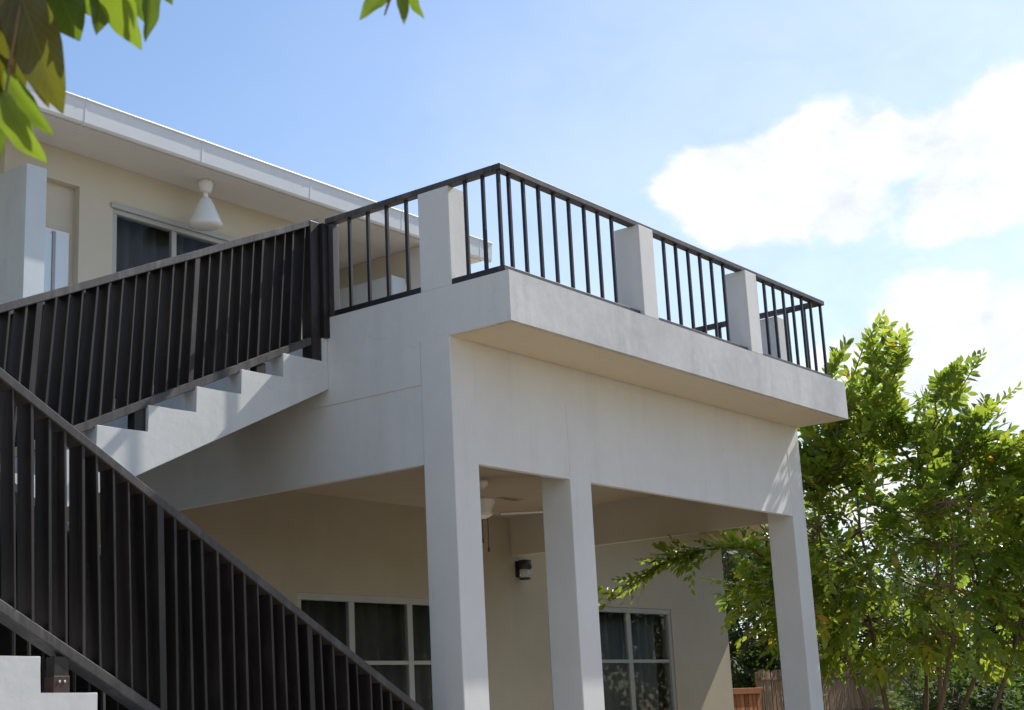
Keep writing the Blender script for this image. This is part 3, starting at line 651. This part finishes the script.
plant('garden_shrub', 'low dark shrub at the foot of the garden tree, before the fence', 'shrub', (10.3, .35, G), SH, 'leafdark', 1.0, .4, 'shrubs under the garden tree')
plant('garden_shrub', 'low dark shrub beyond the garden tree in deep shade', 'shrub', (11.2, -.75, G), SH, 'leafdark', 1.15, 2.1, 'shrubs under the garden tree')
plant('garden_shrub', 'low dark shrub away from the fence, right of the tree stems', 'shrub', (9.6, -1.0, G), SH, 'leafdark', .95, 3.9, 'shrubs under the garden tree')
for i, (x, y, s, r, me, lab) in enumerate(((12.6, 5.4, 1.0, .3, SB, 'dark green tree beyond the end of the porch wall'), (14.6, 5.6, .95, 1.9, SA, 'broad dark tree behind the reed fence'),
        (17.5, 3.6, 1.0, 2.7, SB, 'dark green tree far behind the stems of the garden tree'), (19.5, 1.6, 1.0, .9, SA, 'broad dark tree at the far end of the garden'), (16.6, 6.6, 1.1, 4.2, SA, 'broad dark tree furthest behind the reed fence'), (21.5, 4.2, 1.1, 5.0, SB, 'dark green tree farthest off across the garden'), (18.6, -.8, 1.0, 3.3, SB, 'dark green tree behind the right edge of the garden tree'))):
    plant('background_tree', lab, 'tree', (x, y, G), me, 'leafdark', s, r, 'trees beyond the garden fence')

for x, y, sc_, r, me, lab in ((17.0, -5.2, 1.5, .5, SA, 'broad tree out in the garden mirrored in the porch window beyond the middle column'), (20.5, -3.2, 1.6, 2.5, SA, 'broad tree far out in the garden, mirrored between curtain folds'), (13.5, -9.5, 1.6, 4.0, SB, 'tall tree across the garden mirrored in the porch window beside the stairs')):
    plant('background_tree', lab, 'tree', (x, y, G), me, 'leafdark', sc_, r, 'trees beyond the garden fence')

# ---------------------------------------------------------------- fences
rf = thing('reed_fence', 'brown reed screen fence behind the garden tree', 'fence', (14.2, 3.9, G))
for k in range(26):
    x = 11.3 + .22 * k; hgt = 1.64 + rnd.uniform(-.02, .025); bm = bmesh.new()
    for j in range(9):
        w = .22 / 9; xx = x + w * j; bx(bm, xx, xx + w * .92, 3.9 + rnd.uniform(-.012, .012), 3.93 + rnd.uniform(-.006, .01), G, G + hgt + rnd.uniform(-.03, .03))
    link('reed_bundle', to_mesh('reed_bundle', bm, ORG[rf]), 'reed', rf, ORG[rf])
for z in (.45, 1.0, 1.5): box('binding_rail', (11.3, 17.0, 3.872, 3.888, G + z, G + z + .035), 'bark', rf, .003)
gf = thing('timber_gate', 'low orange brown timber gate beside the end of the house wall', 'gate', (10.4, 3.75, G))
box('top_rail', (9.75, 11.05, 3.70, 3.79, G + 1.32, G + 1.40), 'gate', gf, .005)
for k in range(11): box('slat', (9.78 + .115 * k, 9.78 + .115 * k + .095, 3.74, 3.765, G + .05, G + 1.318), 'gate', gf, .003)
for x in (9.74, 11.06): box('gate_post', (x - .04, x + .04, 3.80, 3.88, G, G + 1.36), 'gate', gf, .004)

# ---------------------------------------------------------------- the tree overhead on the left
nt_ = thing('shade_tree', 'large leaved tree overhead whose leaves hang into the top left of the view', 'tree', (-6.85, -2.75, G))
bm = bmesh.new(); r2 = np.random.default_rng(3)
tube(bm, [(-6.85, -2.75, G), (-6.83, -2.8, -2.5), (-6.75, -2.95, -1.3), (-6.7, -3.05, -.6), (-6.6, -3.0, .6), (-6.9, -2.6, 1.6)], [.17, .14, .12, .10, .07, .03], 12)
BO = [(-6.72, -3.02, -.9), (-6.55, -3.5, -1.0), (-6.38, -4.02, -1.17), (-6.17, -4.27, -1.235), (-5.99, -4.46, -1.245), (-5.79, -4.61, -1.255)]
tube(bm, BO, [.045, .035, .022, .016, .011, .006], 8)
def big_leaf(name, tone):
    me = bpy.data.meshes.new(name); nx, ny = 14, 6; vs = []; fs = []
    for i in range(nx + 1):
        u = i / nx; w = .5 * (math.sin(math.pi * min(1, u * 1.02) ** .85)) ** .75 if 0 < u < 1 else .0
        for j in range(ny + 1):
            s = j / ny * 2 - 1; y = s * max(w, .004); z = .18 * abs(y) + .02 * math.sin(u * 16 + abs(s) * 3) * abs(s) - .16 * u * u
            vs.append((u, y, z))
    for i in range(nx):
        for j in range(ny): a = i * (ny + 1) + j; fs.append((a, a + ny + 1, a + ny + 2, a + 1))
    me.from_pydata(vs, [], fs); me.materials.append(M['nearleaf'])
    at = me.attributes.new('tone', 'FLOAT', 'POINT'); at.data.foreach_set('value', np.full(len(vs), tone, np.float32)); me.polygons.foreach_set('use_smooth', np.ones(len(fs), bool)); return me
NEAR = [  # base, tip (layout metres), width, roll, tone
    ((-6.253, -4.081, -1.290), (-6.155, -4.078, -1.456), 0.081, 0.20, 0.900),
    ((-6.185, -4.128, -1.243), (-6.142, -4.106, -1.373), 0.070, -0.50, 0.300),
    ((-6.217, -4.073, -1.254), (-6.137, -4.073, -1.390), 0.070, 0.40, 0.930),
    ((-6.164, -4.212, -1.265), (-6.118, -4.213, -1.361), 0.042, 0.70, 0.600),
    ((-6.232, -4.108, -1.381), (-6.190, -4.099, -1.523), 0.035, -0.80, 0.975),
    ((-6.071, -4.256, -1.263), (-6.048, -4.249, -1.347), 0.035, 0.50, 0.250),
    ((-6.206, -4.119, -1.464), (-6.180, -4.125, -1.563), 0.025, -0.60, 0.350),
    ((-6.246, -4.179, -1.313), (-6.176, -4.207, -1.537), 0.084, 0.30, 0.885),
    ((-6.197, -4.118, -1.380), (-6.146, -4.144, -1.495), 0.042, -0.30, 0.975),
    ((-6.255, -4.119, -1.357), (-6.194, -4.090, -1.536), 0.053, 0.20, 0.90),
    ((-6.183, -4.179, -1.252), (-6.146, -4.199, -1.396), 0.091, 0.50, 0.350),
    ((-6.128, -4.255, -1.284), (-6.114, -4.229, -1.386), 0.046, -0.40, 0.300),
    ((-6.146, -4.299, -1.304), (-6.096, -4.287, -1.429), 0.053, 0.90, 0.660),
    ((-6.088, -4.312, -1.289), (-6.046, -4.278, -1.393), 0.030, -0.70, 0.450),
    ((-6.075, -4.321, -1.291), (-6.040, -4.318, -1.338), 0.025, 0.20, 0.100),
    ((-6.238, -4.150, -1.463), (-6.175, -4.177, -1.573), 0.035, 0.60, 0.550),
    ((-6.242, -4.151, -1.506), (-6.192, -4.179, -1.624), 0.042, 0.80, 0.680),
    ((-6.240, -4.105, -1.497), (-6.204, -4.105, -1.599), 0.028, -0.50, 0.500),
    ((-6.201, -4.075, -1.404), (-6.182, -4.097, -1.485), 0.025, 0.50, 0.500),
    ((-5.788, -4.595, -1.302), (-5.835, -4.549, -1.358), 0.030, 0.60, 0.550),
    ((-5.786, -4.599, -1.299), (-5.764, -4.593, -1.363), 0.021, -0.30, 0.620),
    ((-5.761, -4.601, -1.290), (-5.737, -4.601, -1.348), 0.018, 0.80, 0.500),
    ((-6.145, -4.160, -1.238), (-6.075, -4.210, -1.329), 0.063, 0.20, 0.420),
]
BLM = {}
bop = [Vector(p) for p in BO]
bpt = [bop[i].lerp(bop[i + 1], k / 8) for i in range(5) for k in range(8)]
camview = FWD
for b, tpt, w, roll, tone in NEAR:
    b, tpt = Vector(b), Vector(tpt); d = tpt - b; L = d.length; d.normalize()
    toward = (Vector((CAM.x, CAM.y, CAM.z - H)) - b).normalized(); u = (toward - d * toward.dot(d)).normalized(); u = Matrix.Rotation(roll, 3, d) @ u; side = d.cross(u)
    key = round(tone, 2)
    if key not in BLM: BLM[key] = big_leaf('leaf', tone)
    o = link('leaf', BLM[key], None, nt_, b)
    o.rotation_euler = Matrix((d, -side, u)).transposed().to_euler(); o.scale = (L, w / max(.35, abs(math.cos(roll))), min(L, .12))
    q = min(bpt, key=lambda p: (p - b).length); mid = (q + b) / 2 + Vector((0, 0, .01))
    tube(bm, [q, mid, b + d * .01], [.004, .003, .0022], 5)
tube(bm, [(-5.79, -4.61, -1.255), (-5.80, -4.60, -1.31), (-5.807, -4.583, -1.36)], [.006, .004, .0015], 5)
link('trunk', to_mesh('trunk', bm, ORG[nt_], True), 'bark', nt_, ORG[nt_])
f = Foliage(77); rr = f.rng
for i in range(240):
    u = nrm(rr.normal(0, 1, 3)); q = np.array([-6.95, -2.55, 1.4]) + u * rr.uniform(.4, 1) ** .5 * np.array([1.5, 1.4, 1.1])
    if q[2] < .7: continue
    f.shoot(q, nrm(u + rr.normal(0, .6, 3)), rr.uniform(.3, .5), 7, .17, .45)
struct(link('crown', f.mesh('crown', ORG[nt_]), 'leaf', nt_, ORG[nt_]), 'stuff')
